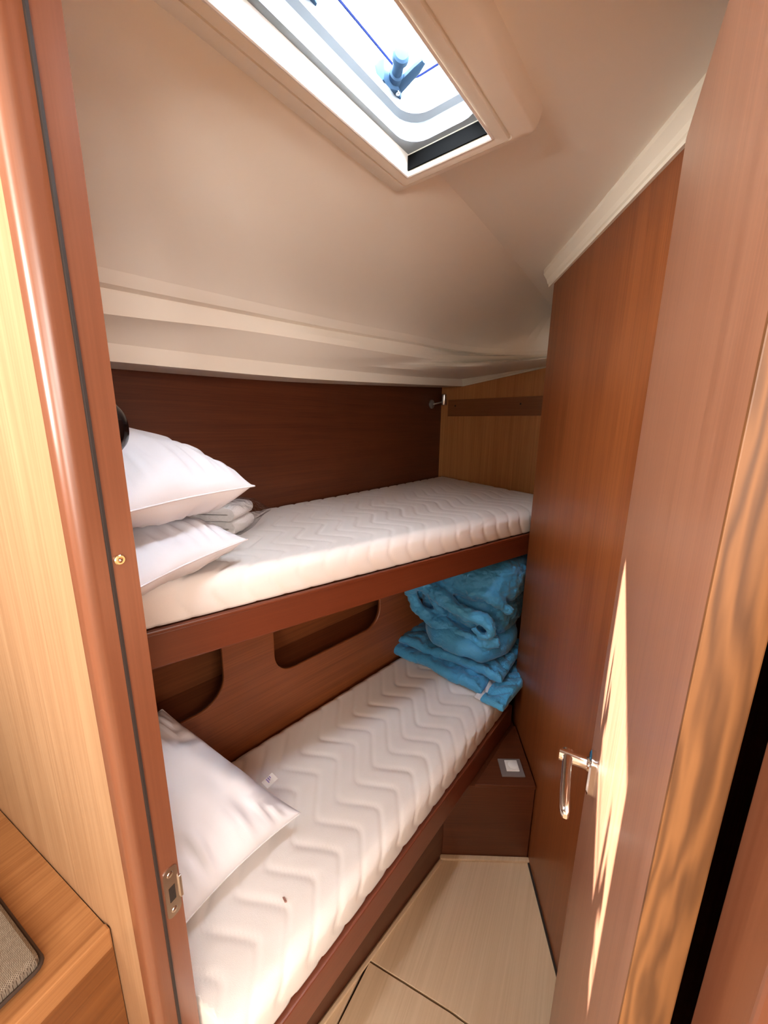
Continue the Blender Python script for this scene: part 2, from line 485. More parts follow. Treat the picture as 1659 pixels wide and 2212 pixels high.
# latch-side jamb: rounded moulding, rubber seal, rebate
def jamb_profile():
    pts = [(0.566, 0.0), (0.566, -0.0285), (0.5665, -0.046)]
    for k in range(7):                       # rounded nose towards the saloon
        t = rad(0 + 90 * k / 6)
        pts.append((0.580 - 0.0135 * math.cos(t), -0.047 - 0.015 * math.sin(t)))
    pts += [(0.5965, -0.060), (0.5965, 0.0)]
    return pts
fd = thing('door_frame', 'reddish brown wooden door frame with black rubber seal around the cabin doorway', 'door frame', FP(0.58, -0.03, 0))
obj('latch_jamb', prism(jamb_profile(), 0.0, 1.93, 0, FP), 'jamb', fd, smooth=True)
obj('head_jamb', fprism(-0.038, 0.566, -0.06, 0.0, 1.915, 1.945), 'jamb', fd)
obj('rubber_seal', prism([(0.5665, -0.0335), (0.5635, -0.0325), (0.5635, -0.0295), (0.5665, -0.0285)], 0.0, 1.93, 0, FP), M['seal'], fd)
obj('hinge_jamb', prism([(-0.040, -0.052), (-0.046, -0.060), (-0.075, -0.060), (-0.075, 0.002), (-0.039, 0.002)], 0.0, 1.93, 0.002, FP), 'jamb', fd)
# strike plate with a latch hole and two screws
def jr(n, z, out=0.0): return FP(0.566 - out, n, z)
sp = thing('strike_plate', None, None, Vector((0, 0, 0)))
sp.parent = fd
sp.location = FP(0.566, -0.016, 0.745) - base_of(fd)
bpy.context.view_layer.update()
def strike():
    cu = bpy.data.curves.new('tmp', 'CURVE'); cu.dimensions = '2D'; cu.fill_mode = 'BOTH'
    def poly(pts):
        s = cu.splines.new('POLY'); s.points.add(len(pts) - 1); s.use_cyclic_u = True
        for q, p in zip(s.points, pts): q.co = (p[0], p[1], 0, 1)
    poly(rrect(-0.0255, -0.003, 0.741, 0.835, 0.009, 5)); poly(rrect(-0.0195, -0.0095, 0.771, 0.800, 0.001, 2))
    cu.extrude = 0.0006
    tmp = bpy.data.objects.new('tmp', cu); COL.objects.link(tmp)
    me = bpy.data.meshes.new_from_object(tmp.evaluated_get(bpy.context.evaluated_depsgraph_get()))
    bm = bmesh.new(); bm.from_mesh(me)
    for v in bm.verts:
        n, z, t = v.co
        v.co = FP(0.566 - 0.0008 - t, n, z)
    bpy.data.objects.remove(tmp); bpy.data.curves.remove(cu); bpy.data.meshes.remove(me)
    return bm
obj('plate', strike(), 'steel', sp)
for z in (0.753, 0.823):
    obj('screw', lathe_into(bmesh.new(), FP(0.566, -0.0145, z), FP(-1, 0) - FP(0, 0), [(0.0012, 0.005), (0.0022, 0.0042), (0.0026, 0.001)], 14), 'chrome', sp, smooth=True)
obj('latch_hole', fprism(0.5652, 0.5659, -0.0195, -0.0095, 0.771, 0.800), 'dark', sp)
obj('lip', fprism(0.5615, 0.5652, -0.004, 0.0005, 0.765, 0.807, 0.001), 'steel', sp)
bt = obj('press_stud', lathe_into(bmesh.new(), FP(0.566, -0.0205, 1.334), FP(-1, 0) - FP(0, 0), [(0, 0.0064), (0.002, 0.0064), (0.003, 0.0054), (0.003, 0.0036), (0.0015, 0.0031), (0.0018, 0.001)], 20), 'brass', fd, smooth=True)
obj('stud_pin', lathe_into(bmesh.new(), FP(0.566, -0.0205, 1.334), FP(-1, 0) - FP(0, 0), [(0.001, 0.0022), (0.0042, 0.0020), (0.005, 0.0008)], 12), 'chrome', bt, smooth=True)

# ---------------------------------------------------------------- headliner
def ext(p, q, t): return Vector(p) + (Vector(q) - Vector(p)) * t
N_S = 90
lipb = [(-0.93, 0.60, 1.628), (-0.649, 0.965, 1.638), (-0.288, 1.437, 1.656), (0.10, 1.943, 1.692), (0.466, 2.419, 1.730)]
lipt = [(-0.93, 0.60, 1.668), (-0.650, 0.965, 1.679), (-0.288, 1.437, 1.698), (0.10, 1.943, 1.728), (0.455, 2.404, 1.768)]
l2 = [(-0.88, 0.55, 1.700), (-0.608, 0.904, 1.726), (-0.372, 1.211, 1.757), (0.095, 1.75, 1.786), (0.36, 2.01, 1.806), (0.60, 2.00, 1.815), (0.86, 1.84, 1.82), (1.25, 1.55, 1.82)]
l1 = [(-0.88, 0.55, 1.757), (-0.605, 0.908, 1.778), (-0.455, 1.103, 1.791), (-0.18, 1.463, 1.817), (0.10, 1.76, 1.836), (0.36, 2.00, 1.846), (0.60, 1.98, 1.840), (1.20, 1.57, 1.84)]
l1b = [(p[0] + 0.018, p[1] - 0.014, p[2] + 0.004) for p in l1]
crease = [(-0.62, 0.12, 2.035), (-0.30, 0.53, 2.032), (0.03, 0.925, 2.03), (0.115, 0.985, 2.03), (0.40, 1.38, 2.022), (0.662, 1.754, 2.01), (0.90, 2.05, 1.99)]
far_r = [(0.05, -0.40, 2.016), (0.30, 0.20, 2.015), (0.56, 0.60, 2.014), (0.58, 0.9, 2.012), (0.62, 1.3, 2.010), (1.05, 1.70, 2.0), (1.40, 2.0, 1.99)]
def mixrow(A, B, t, lift): return [a.lerp(b, t) + Vector((0, 0, lift)) for a, b in zip(A, B)]
wallrow = [(p[0] - 0.14, p[1] + 0.11, p[2]) for p in lipb]
W_ = spline([P(*p) for p in wallrow], N_S)
LB_, LT_, L2_, L1_, L1B_ = [spline([P(*p) for p in c], N_S) for c in (lipb, lipt, l2, l1, l1b)]
CR_, FR_ = spline([P(*p) for p in crease], N_S), spline([P(*p) for p in far_r], N_S)
rows = [W_, LB_, LT_]
for k in range(1, 4): rows.append(mixrow(LT_, L2_, k / 4, 0.004 * math.sin(math.pi * k / 4)))
rows += [L2_, mixrow(L2_, L1_, 0.5, 0.0), L1_]
rows.append([p.copy() for p in L1B_])
NB = 26
for k in range(1, NB):
    t = k / NB
    rows.append(mixrow(L1B_, CR_, t, 0.034 * math.sin(math.pi * t ** 0.6) * (1 - t) ))
rows.append(CR_)
for k in range(1, 34): rows.append(mixrow(CR_, FR_, k / 33, 0.0))
bm, vs = loft(rows)
# cut the liner at the near bulkhead and open it for the hatch
nrm = FP(0, 1) - FP(0, 0)
bmesh.ops.bisect_plane(bm, geom=bm.verts[:] + bm.edges[:] + bm.faces[:], plane_co=FP(0, 0.0, 0), plane_no=nrm, clear_inner=True)
def to_h(v):
    f = P(H0[0], H0[1]); w = v - f; aa = HP(1, 0, 0) - HP(0, 0, 0); bb = HP(0, 1, 0) - HP(0, 0, 0)
    return w.dot(aa), w.dot(bb)
HA0, HA1, HB0, HB1 = -0.46, 0.0, 0.0, 0.182
for (co, no) in ((HP(0.020, 0, 0), HP(1, 0, 0) - HP(0, 0, 0)), (HP(HA0 - 0.03, 0, 0), HP(1, 0, 0) - HP(0, 0, 0)), (HP(0, -0.030, 0), HP(0, 1, 0) - HP(0, 0, 0)), (HP(0, HB1 + 0.03, 0), HP(0, 1, 0) - HP(0, 0, 0))):
    bmesh.ops.bisect_plane(bm, geom=bm.verts[:] + bm.edges[:] + bm.faces[:], plane_co=co, plane_no=no)
dele = []
for f in bm.faces:
    c = f.calc_center_median()
    a, b = to_h(c)
    if c.z > 1.9 and HA0 - 0.03 < a < 0.020 and -0.030 < b < HB1 + 0.03: dele.append(f)
bmesh.ops.delete(bm, geom=dele, context='FACES')
bmesh.ops.remove_doubles(bm, verts=bm.verts, dist=1e-5)
ceil = obj('ceiling', bm, 'liner', kind='structure', smooth=True)
ceil.data.set_sharp_from_angle(angle=rad(9))

# cove trim along the right wall and the foot wall
def cove(name, p0, p1, z0, z1, h, w, lipz):
    """white strip from plan p0 to p1, bottom heights z0,z1, on the wall's left side"""
    d = Vector((p1[0] - p0[0], p1[1] - p0[1])).normalized(); nx, ny = -d.y, d.x
    prof = [(0.0, 0.0), (0.007, 0.0), (0.007, 0.008), (0.011, 0.011), (w * 0.55, h * 0.55), (w, h), (w, h + 0.02), (0.0, h + 0.02)]
    rows = []
    for (p, z) in ((p0, z0), (p1, z1)):
        rows.append([P(p[0] + nx * u, p[1] + ny * u, z + v) for u, v in prof])
    bm, v = loft(rows, closed=True)
    bm.faces.new(v[0]); bm.faces.new(v[1])
    return obj(name, bm, 'trim_white', kind='structure')
cove('trim_2', wall_pt(0.20), wall_pt(1.455), 1.969, 1.963, 0.040, 0.027, 0)
cove('trim_3', line_pt((0.466, 2.419), FOOT_DEG, -0.90), line_pt((0.466, 2.419), FOOT_DEG, 0.012), 1.84, 1.728, 0.036, 0.03, 0)

# deck above and outer shell, open only at the hatch
obj('ceiling_deck', hprism(HA1 + 0.03, 2.6, -1.6, 3.2, 2.115, 2.16), 'trim_white', kind='structure')
obj('ceiling_deck_aft', hprism(-3.2, HA0 - 0.03, -1.6, 3.2, 2.115, 2.16), 'trim_white', kind='structure')
obj('ceiling_deck_hull', hprism(HA0 - 0.03, HA1 + 0.03, -1.6, -0.03, 2.115, 2.16), 'trim_white', kind='structure')
obj('ceiling_deck_centre', hprism(HA0 - 0.03, HA1 + 0.03, HB1 + 0.03, 3.2, 2.115, 2.16), 'trim_white', kind='structure')
obj('wall_outer_hull', hprism(-3.2, 2.6, -1.6, -1.55, -0.1, 2.14), 'dark', kind='structure')
obj('wall_outer_centre', hprism(-3.2, 2.6, 3.15, 3.2, -0.1, 2.14), 'trim_white', kind='structure')
obj('wall_outer_forward', hprism(2.55, 2.6, -1.6, 3.2, -0.1, 2.14), 'dark', kind='structure')
obj('wall_saloon_back', hprism(-3.2, -3.15, -1.6, 3.2, -0.1, 2.14), 'trim_white', kind='structure')
obj('floor_bilge', hprism(-3.2, 2.6, -1.6, 3.2, -0.14, -0.1), 'dark', kind='structure')
obj('floor_saloon', fprism(-2.6, 2.4, -3.2, -0.06, -0.06, 0.0), 'floor', kind='structure')

# ================================================================ HATCH
ht = thing('deck_hatch', 'rectangular white framed deck hatch in the ceiling with clear pane', 'hatch', HP(-0.2, 0.09, 2.0))
def ring_rows(spec, n=6):
    kf = lambda o: o if o < 0.02 else 0.02 + (o - 0.02) * 0.45
    kr = lambda o: o if o < 0.02 else 0.02 + (o - 0.02) * 1.25
    return [[HP(a, b, z) for a, b in rrect(HA0 - o, HA1 + kf(o), HB0 - o, HB1 + kr(o), max(r, 0.001), n)] for o, z, r in spec]
bm, v = loft(ring_rows([(0.080, 2.046, 0.03), (0.070, 2.029, 0.026), (0.066, 2.022, 0.022), (0.060, 2.006, 0.014), (0.057, 2.0015, 0.012), (0.053, 1.999, 0.010), (0.030, 1.997, 0.008), (0.027, 1.997, 0.007), (0.0255, 2.002, 0.007), (0.0235, 2.002, 0.006), (0.022, 1.996, 0.005), (0.003, 1.996, 0.003), (0.0, 1.998, 0.001), (0.0, 2.050, 0.001)]), closed=True)
obj('surround', bm, 'liner', ht, smooth=True)
obj('edge_strip', loft(ring_rows([(0.0035, 1.9955, 0.003), (0.0, 1.9945, 0.001), (-0.002, 1.996, 0.001), (-0.002, 2.003, 0.001)]), closed=True)[0], 'white_plastic', ht)
bm, v = loft(ring_rows([(0.0, 2.036, 0.001), (-0.010, 2.038, 0.045), (-0.011, 2.050, 0.046), (-0.006, 2.060, 0.048), (-0.006, 2.072, 0.048), (-0.014, 2.080, 0.046), (-0.014, 2.095, 0.046), (-0.004, 2.105, 0.05), (0.0, 2.120, 0.05), (0.020, 2.136, 0.05), (0.045, 2.160, 0.05)]), closed=True)
obj('hatch_frame', bm, 'hatch_white', ht, smooth=True)
obj('screen_slot', hprism(HA1 - 0.004, HA1 - 0.0005, HB0 + 0.002, HB1 - 0.002, 2.006, 2.031), 'black', ht)
obj('sun_blocker', hprism(HA0 + 0.012, HA0 + 0.115, HB0 + 0.010, HB1 - 0.010, 2.060, 2.100, 0.004), 'hatch_white', ht)  # unseen box added to cut the sunbeam and shorten its patch on the door
obj('pane', prism(rrect(HA0 - 0.02, HA1 + 0.02, HB0 - 0.02, HB1 + 0.02, 0.05, 6), 2.139, 2.149, 0, HP), 'acrylic', ht)
obj('pane_seal', tube_into(bmesh.new(), [HP(a, b, 2.1375) for a, b in rrect(HA0 + 0.012, HA1 - 0.022, HB0 + 0.012, HB1 - 0.004, 0.03, 6)], 0.0022, 6, closed=True), 'seal_blue', ht, smooth=True)
def hatch_handle(a0):
    h = thing('hatch_handle', None, None, Vector((0, 0, 0)))
    h.parent = ht; h.location = HP(a0, 0.02, 2.10) - base_of(ht)
    bpy.context.view_layer.update()
    obj('latch_block', prism([(a0 - 0.034, -0.004), (a0 + 0.034, -0.004), (a0 + 0.026, 0.018), (a0 + 0.006, 0.024), (a0 - 0.010, 0.012), (a0 - 0.028, 0.018)], 2.094, 2.128, 0.004, HP), 'handle_blue', h, smooth=True)
    bd = (HP(0, 1, 0) - HP(0, 0, 0)); ad = (HP(1, 0, 0) - HP(0, 0, 0))
    kd = (bd * 0.75 - ad * 0.66 + Vector((0, 0, 0.05))).normalized()
    obj('knob', lathe_into(bmesh.new(), HP(a0 + 0.006, 0.016, 2.112), kd, [(0, 0.0125), (0.016, 0.0125), (0.018, 0.0095), (0.040, 0.0105), (0.043, 0.0150), (0.052, 0.0150), (0.055, 0.012), (0.056, 0.004)], 24), 'handle_blue', h, smooth=True)
    ld = (bd * 0.97 - ad * 0.15 + Vector((0, 0, 0.12))).normalized()
    s = HP(a0 + 0.016, 0.014, 2.106)
    tip = s + ld * 0.066
    sd = ld.cross(Vector((0, 0, 1))).normalized()
    rows = []
    for k in range(5):
        t = k / 4; c = s.lerp(tip, t); w = 0.0095 - 0.002 * t; hh = 0.006 - 0.001 * t
        if k == 4: w *= 0.6; hh *= 0.6
        rows.append([c + sd * (w * x) + Vector((0, 0, hh * y)) for x, y in ((-1, -0.6), (-0.6, -1), (0.6, -1), (1, -0.6), (1, 0.6), (0.6, 1), (-0.6, 1), (-1, 0.6))])
    b2, v2 = loft(rows, closed=True); b2.faces.new(v2[0]); b2.faces.new(v2[-1])
    obj('lever', b2, 'handle_blue', h, smooth=True)
    obj('pivot_screw', lathe_into(bmesh.new(), HP(a0 + 0.010, 0.020, 2.0935), Vector((0, 0, -1)), [(-0.002, 0.004), (0.001, 0.004), (0.002, 0.002)], 14), 'chrome', h, smooth=True)
hatch_handle(-0.075)
hatch_handle(-0.285)
# small red warning print on the frame between the handles
def text_mesh(body, size):
    cu = bpy.data.curves.new('tmp', 'FONT'); cu.body = body; cu.size = size; cu.align_x = 'CENTER'
    tmp = bpy.data.objects.new('tmp', cu); COL.objects.link(tmp)
    me = bpy.data.meshes.new_from_object(tmp.evaluated_get(bpy.context.evaluated_depsgraph_get()))
    bm = bmesh.new(); bm.from_mesh(me)
    bpy.data.objects.remove(tmp); bpy.data.curves.remove(cu); bpy.data.meshes.remove(me)
    return bm
bm = text_mesh('WARNING', 0.0085)
ad = HP(1, 0, 0) - HP(0, 0, 0); bd = HP(0, 1, 0) - HP(0, 0, 0)
for v in bm.verts:
    x, y, _ = v.co
    v.co = HP(-0.18, 0.024, 2.1385) + ad * x - bd * y
obj('warning_print', bm, 'red_print', ht)

# ================================================================ BUNKS
# lower bunk: base panel, rail, board
RAIL_L = (0.189, 0.942); RL_DEG = 39.5
lbk = thing('lower_bunk', 'low dark wooden bunk base with front rail and base panel on the floor', 'bunk', P(-0.1, 0.9, 0))
obj('base_panel', clip_bulkhead(prism(band(line_pt((0.217, 1.076), 43, -1.15), line_pt((0.217, 1.076), 43, 0.42), 0.02), 0.0, 0.335)), 'base_wood', lbk)
rl0, rl1 = line_pt(RAIL_L, RL_DEG, -1.30), line_pt(RAIL_L, RL_DEG, 0.535)
obj('front_rail', clip_bulkhead(prism(band(rl0, rl1, 0.028), 0.31, 0.402, 0.004)), 'rail_low', lbk)
obj('bunk_board', clip_bulkhead(prism([line_pt(RAIL_L, RL_DEG, -1.30, -0.03), line_pt(RAIL_L, RL_DEG, 0.52, -0.03), line_pt(LB, LB_DEG, 1.10, 0.004), line_pt(LB, LB_DEG, -0.90, 0.004)], 0.360, 0.400)), 'base_wood', lbk)
# upper bunk
RAIL_U = (0.558, 1.450); RU_DEG = 53.6
ubk = thing('upper_bunk', 'upper wooden bunk with reddish brown front rail under the white mattress', 'bunk', P(0.0, 1.4, 1.0))
ru0, ru1 = line_pt(RAIL_U, RU_DEG, -1.75), line_pt(RAIL_U, RU_DEG, 0.42)
obj('front_rail', clip_bulkhead(prism(band(ru0, ru1, 0.026), 1.008, 1.086, 0.004)), 'rail_up', ubk)
obj('rail_lip', clip_bulkhead(prism(band(line_pt(ru0, RU_DEG, 0, 0.003), line_pt(ru1, RU_DEG, 0, 0.003), 0.012), 1.083, 1.093, 0.003)), 'rail_up', ubk)
obj('bunk_board', clip_bulkhead(prism([line_pt(RAIL_U, RU_DEG, -1.75, -0.028), line_pt(RAIL_U, RU_DEG, 0.36, -0.028), line_pt(C_UP, UB_DEG, -0.03, 0.008), line_pt(C_UP, UB_DEG, -2.3, 0.008)], 1.050, 1.090)), 'teak_low', ubk)
obj('support_cleat', prism(band(line_pt((0.79, 2.068), FOOT_DEG, 0.30, 0.002), line_pt((0.79, 2.068), FOOT_DEG, -0.25, 0.002), -0.03), 0.985, 1.028, 0.003), 'teak_up', ubk)

def mattress(name, bh, bf, ff, fh, z0, z1, label, d=0.074, amp=0.046, per=0.205, depth=0.0027, r=0.026, seed=0):
    """quilted foam mattress over plan corners back-head, back-foot, front-foot, front-head"""
    bh, bf, ff, fh = [Vector(p) for p in (bh, bf, ff, fh)]
    L = ((bf - bh).length + (ff - fh).length) / 2
    Wd = ((fh - bh).length + (ff - bf).length) / 2
    nu = int(L / 0.0065); hs = z1 - z0
    arc = math.pi / 2 * r
    total = (hs - r) + arc + (Wd - 2 * r) + arc + (hs - r)
    nv = int(total / 0.0062)
    rows = []
    for jv in range(nv + 1):
        s = total * jv / nv; q = s
        # profile measured from the front bottom edge
        if q < hs - r: x, z, nx, nz = 0.0, q, -1.0, 0.0
        elif q < hs - r + arc:
            t = (q - hs + r) / r; x, z = r - r * math.cos(t), hs - r + r * math.sin(t); nx, nz = -math.cos(t), math.sin(t)
        elif q < hs - r + arc + Wd - 2 * r: x, z, nx, nz = r + q - (hs - r + arc), hs, 0.0, 1.0
        elif q < hs - r + 2 * arc + Wd - 2 * r:
            t = (q - (hs - r + arc + Wd - 2 * r)) / r; x, z = Wd - r + r * math.sin(t), hs - r + r * math.cos(t); nx, nz = math.sin(t), math.cos(t)
        else: x, z, nx, nz = Wd, total - q, 1.0, 0.0
        bulge = 0.006 * math.sin(math.pi * min(1, max(0, z / hs)))
        w = (2 / math.pi) * math.asin(0.94 * math.sin(2 * math.pi * s / per))
        row = []
        for iu in range(nu + 1):
            u = iu / nu
            back = bh.lerp(bf, u); front = fh.lerp(ff, u)
            lu = u * L
            ph = ((lu + amp * w) / d) % 1.0
            dist = min(ph, 1 - ph) * d
            g = math.exp(-(dist / 0.0052) ** 2)
            h = depth * (0.55 * (1 - (1 - min(dist / (d / 2), 1)) ** 3) - g)
            h += 0.0025 * noise.noise(Vector((lu * 3.1, s * 3.3, seed)))
            h -= bulge if abs(nx) > 0.99 and False else 0
            xx = (x + nx * (h + (bulge if abs(nx) > 0.5 else 0))) / Wd
            p = front.lerp(back, xx)
            row.append(P(p.x, p.y, z0 + z + nz * h))
        rows.append(row)
    bm, vs = loft(rows)
    bm.faces.new([r_[0] for r_ in vs]); bm.faces.new([r_[-1] for r_ in vs])
    bm.faces.new(vs[0] + vs[-1][::-1])
    clip_bulkhead(bm, 0.008)
    return obj(name, bm, 'mattress', None, label, 'mattress', smooth='all')

m_low = mattress('mattress', line_pt(LB, LB_DEG, -0.62, 0.014), line_pt(LB, LB_DEG, 1.02, 0.014),
         line_pt(RAIL_L, RL_DEG, 0.515, -0.012), line_pt(RAIL_L, RL_DEG, -1.05, -0.012), 0.405, 0.500,
         'white quilted mattress on the lower bunk, under the blue quilt', seed=3)
m_up = mattress('mattress', line_pt(C_UP, UB_DEG, -2.25, 0.014), line_pt(C_UP, UB_DEG, -0.016, 0.014),
         line_pt(RAIL_U, RU_DEG, 0.34, -0.010), line_pt(RAIL_U, RU_DEG, -1.60, -0.010), 1.0955, 1.180,
         'white quilted mattress on the upper bunk, below the dark hull panel', seed=9)
# small brown mark on the lower mattress
sm = prism([(-0.2085, 0.6305), (-0.2045, 0.6315), (-0.197, 0.6235), (-0.2015, 0.6225)], 0.4995, 0.5045, 0.0)
obj('stain', sm, 'stain', m_low, label='small brown stain')

# ================================================================ STEP BOX
sb = thing('step_box', 'low brown wooden step box between the lower bunk and the right wall', 'step box', P(0.38, 1.15, 0))
obj('body', prism([(0.222, 1.080), (0.523, 1.074), (0.543, 1.40), (0.520, 1.395)], 0.0, 0.308), 'teak_box', sb)
obj('lid', prism([(0.318, 1.072), (0.522, 1.066), (0.541, 1.335), (0.530, 1.335)], 0.3085, 0.321, 0.002), 'teak_box', sb)
sk = thing('switch_plate', 'square grey framed switch with white rocker on top of the step box', 'switch', P(0.46, 1.135, 0.321))
def quadp(c, h): return [c[0], c[1], c[2], c[3]]
obj('frame', prism([(0.422, 1.172), (0.502, 1.172), (0.498, 1.100), (0.418, 1.101)], 0.3212, 0.3265, 0.0015), 'grey_frame', sk)
obj('rocker', prism([(0.443, 1.162), (0.487, 1.162), (0.484, 1.118), (0.439, 1.118)], 0.3266, 0.3305, 0.0012), 'white_plastic', sk)
obj('dial', lathe_into(bmesh.new(), P(0.468, 1.141, 0.3306), Vector((0, 0, 1)), [(0, 0.017), (0.002, 0.0165), (0.003, 0.014)], 24), 'white_plastic', sk, smooth=True)

# ================================================================ DOOR
dr = thing('door_1', 'open brown wooden cabin door with chrome lever handle and pale oak edge', 'door', FP(-0.014, 0.27, 0.03))
def door_leaf():
    pts = [(0.0, 0.001), (0.0, 0.520)]
    for k in range(1, 7):
        t = rad(90 * k / 6); pts.append((-0.0135 + 0.0135 * math.cos(t), 0.520 + 0.0135 * math.sin(t)))
    for k in range(1, 7):
        t = rad(90 + 90 * k / 6); pts.append((-0.0135 + 0.0135 * math.cos(t), 0.520 + 0.0135 * math.sin(t)))
    pts.append((-0.027, 0.001))
    return prism(pts, 0.03, 1.908, 0, FP)
obj('leaf', door_leaf(), 'door_face', dr, smooth=True)
obj('hinge_edge', prism([(0.0004, -0.0035), (0.0004, 0.0008), (-0.0275, 0.0008), (-0.0275, -0.0035)], 0.03, 1.908, 0.0008, FP), 'oak_edge', dr)
hd = thing('door_handle', None, None, Vector((0, 0, 0))); hd.parent = dr
HZ, HN = 0.915, 0.415
hd.location = FP(0.0, HN, HZ) - base_of(dr)
bpy.context.view_layer.update()
sdir = FP(1, 0) - FP(0, 0); ndir = FP(0, 1) - FP(0, 0)
# oblong rose
def rose(z0, z1, hw, t0, t1):
    bm = bmesh.new(); loc = rrect(HN - hw, HN + hw, z0, z1, hw * 0.55, 6)
    rows = [[FP(t, HN + (n - HN) * k, (z0 + z1) / 2 + (z - (z0 + z1) / 2) * k) for n, z in loc] for t, k in ((t0, 1), (t1 * 0.7 + t0 * 0.3, 1), (t1, 0.86))]
    loft(rows, True, bm)
    bm.verts.ensure_lookup_table(); n = len(loc)
    bm.faces.new(bm.verts[-n:]); bm.faces.new(bm.verts[:n])
    return bm
obj('rose', rose(HZ - 0.052, HZ + 0.022, 0.0200, 0.0, 0.010), 'chrome', hd, smooth=True)
obj('neck', lathe_into(bmesh.new(), FP(0.008, HN, HZ), sdir, [(0, 0.013), (0.004, 0.012), (0.006, 0.0105), (0.05, 0.0105)], 24), 'chrome', hd, smooth=True)
def lever():
    rows = []
    path = [(0.044, 0.012, HZ), (0.044, -0.004, HZ), (0.044, -0.040, HZ), (0.0435, -0.085, HZ), (0.042, -0.112, HZ), (0.041, -0.121, HZ), (0.0405, -0.125, HZ)]
    size = [(0.0085, 0.0085), (0.0088, 0.0088), (0.0078, 0.0095), (0.0075, 0.0095), (0.0072, 0.009), (0.006, 0.0075), (0.003, 0.004)]
    for (t, dn, z), (w, h) in zip(path, size):
        ring = []
        for k in range(16):
            c, s = math.cos(2 * math.pi * k / 16), math.sin(2 * math.pi * k / 16)
            c = math.copysign(abs(c) ** 0.55, c); s = math.copysign(abs(s) ** 0.55, s)
            ring.append(FP(t + w * c, HN + dn, z + h * s))
        rows.append(ring)
    bm, v = loft(rows, True); bm.faces.new(v[0]); bm.faces.new(v[-1])
    return bm
obj('lever', lever(), 'chrome', hd, smooth=True)

# ================================================================ BENCH IN THE SALOON
ZB = 0.655
be = thing('saloon_bench', 'golden oak bench with raised edge against the panel left of the doorway', 'bench', FP(0.9, -0.3, 0))
ex = 0.700
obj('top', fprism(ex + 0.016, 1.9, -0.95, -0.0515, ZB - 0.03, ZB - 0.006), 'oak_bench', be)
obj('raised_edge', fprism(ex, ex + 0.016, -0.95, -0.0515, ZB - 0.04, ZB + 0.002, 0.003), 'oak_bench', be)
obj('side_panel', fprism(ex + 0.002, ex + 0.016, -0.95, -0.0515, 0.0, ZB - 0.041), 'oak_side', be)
def cushion():
    bm = prism([(0.745, -0.128), (1.75, -0.128), (1.75, -0.85), (0.745, -0.85)], ZB - 0.005, ZB + 0.026, 0.012, FP, 3)
    return bm
cu = obj('bench_cushion', cushion(), 'weave', None, 'grey woven seat cushion with dark piping on the oak bench', 'cushion', smooth=True)
pts = [FP(s, n, ZB + 0.004) for s, n in rrect(0.742, 1.753, -0.853, -0.125, 0.014, 4)]
obj('piping', tube_into(bmesh.new(), pts, 0.0032, 8, closed=True), M['piping'], cu, smooth=True)

# ================================================================ SOFT THINGS
def pillow_bm(cs, T, zmin=None, zmax=None, seed=0, n=48, pinch=0.06, power=0.5):
    """cs: corners tip, c1, c3, c2 in world space (tip opposite c3); T: thickness"""
    tip, c1, c3, c2 = cs
    N = (c1 - tip).cross(c2 - tip).normalized()
    if N.z < 0: N = -N
    bm = bmesh.new(); grids = []
    for side in (1, -1):
        g = []
        for i in range(n + 1):
            row = []
            for k in range(n + 1):
                x = -1 + 2 * i / n; y = -1 + 2 * k / n
                x = math.copysign(1 - (1 - abs(x)) ** 1.35, x); y = math.copysign(1 - (1 - abs(y)) ** 1.35, y)
                X = x * (1 - pinch * (1 - y * y)); Y = y * (1 - pinch * (1 - x * x))
                u, v = (X + 1) / 2, (Y + 1) / 2
                base = tip.lerp(c1, u).lerp(c2.lerp(c3, u), v)
                t = T / 2 * ((1 - x ** 2) ** power) * ((1 - y ** 2) ** power)
                edge = max(abs(x), abs(y))
                nz = noise.noise(Vector((x * 2.2 + seed, y * 2.2, side * 3.0))) * 0.06 * T
                pk = 0.0
                if edge > 0.35:
                    along = y if abs(x) > abs(y) else x
                    pk = noise.noise(Vector((along * 10 + seed * 5, edge * 1.2, side * 2.0))) * 0.065 * T * math.sin(math.pi * min(1, (edge - 0.35) / 0.65)) ** 1.2
                p = base + N * (side * (t + (nz + pk) * (1 if edge < 0.999 else 0)))
                if zmin is not None and p.z < zmin: p.z = zmin
                if zmax is not None and p.z > zmax: p.z = zmax
                row.append(p)
            g.append(row)
        grids.append(g)
    vt = [[bm.verts.new(p) for p in r] for r in grids[0]]
    vb = [[vt[i][k] if i in (0, n) or k in (0, n) else bm.verts.new(grids[1][i][k]) for k in range(n + 1)] for i in range(n + 1)]
    for V in (vt, vb):
        for i in range(n):
            for k in range(n):
                try: bm.faces.new((V[i][k], V[i + 1][k], V[i + 1][k + 1], V[i][k + 1]))
                except ValueError: pass
    edge = [vt[i][0].co.copy() for i in range(n)] + [vt[n][k].co.copy() for k in range(n)] + [vt[i][n].co.copy() for i in range(n, 0, -1)] + [vt[0][k].co.copy() for k in range(n, 0, -1)]
    return bm, edge

def pillow(label, corners, T, **kw):
    bm, edge = pillow_bm([P(*c) for c in corners], T, **kw)
    o = obj('pillow', bm, 'pillow', None, label, 'pillow', smooth='all')
    obj('seam', tube_into(bmesh.new(), edge, 0.0020, 6, closed=True), 'pillow', o, smooth='all')
    return o

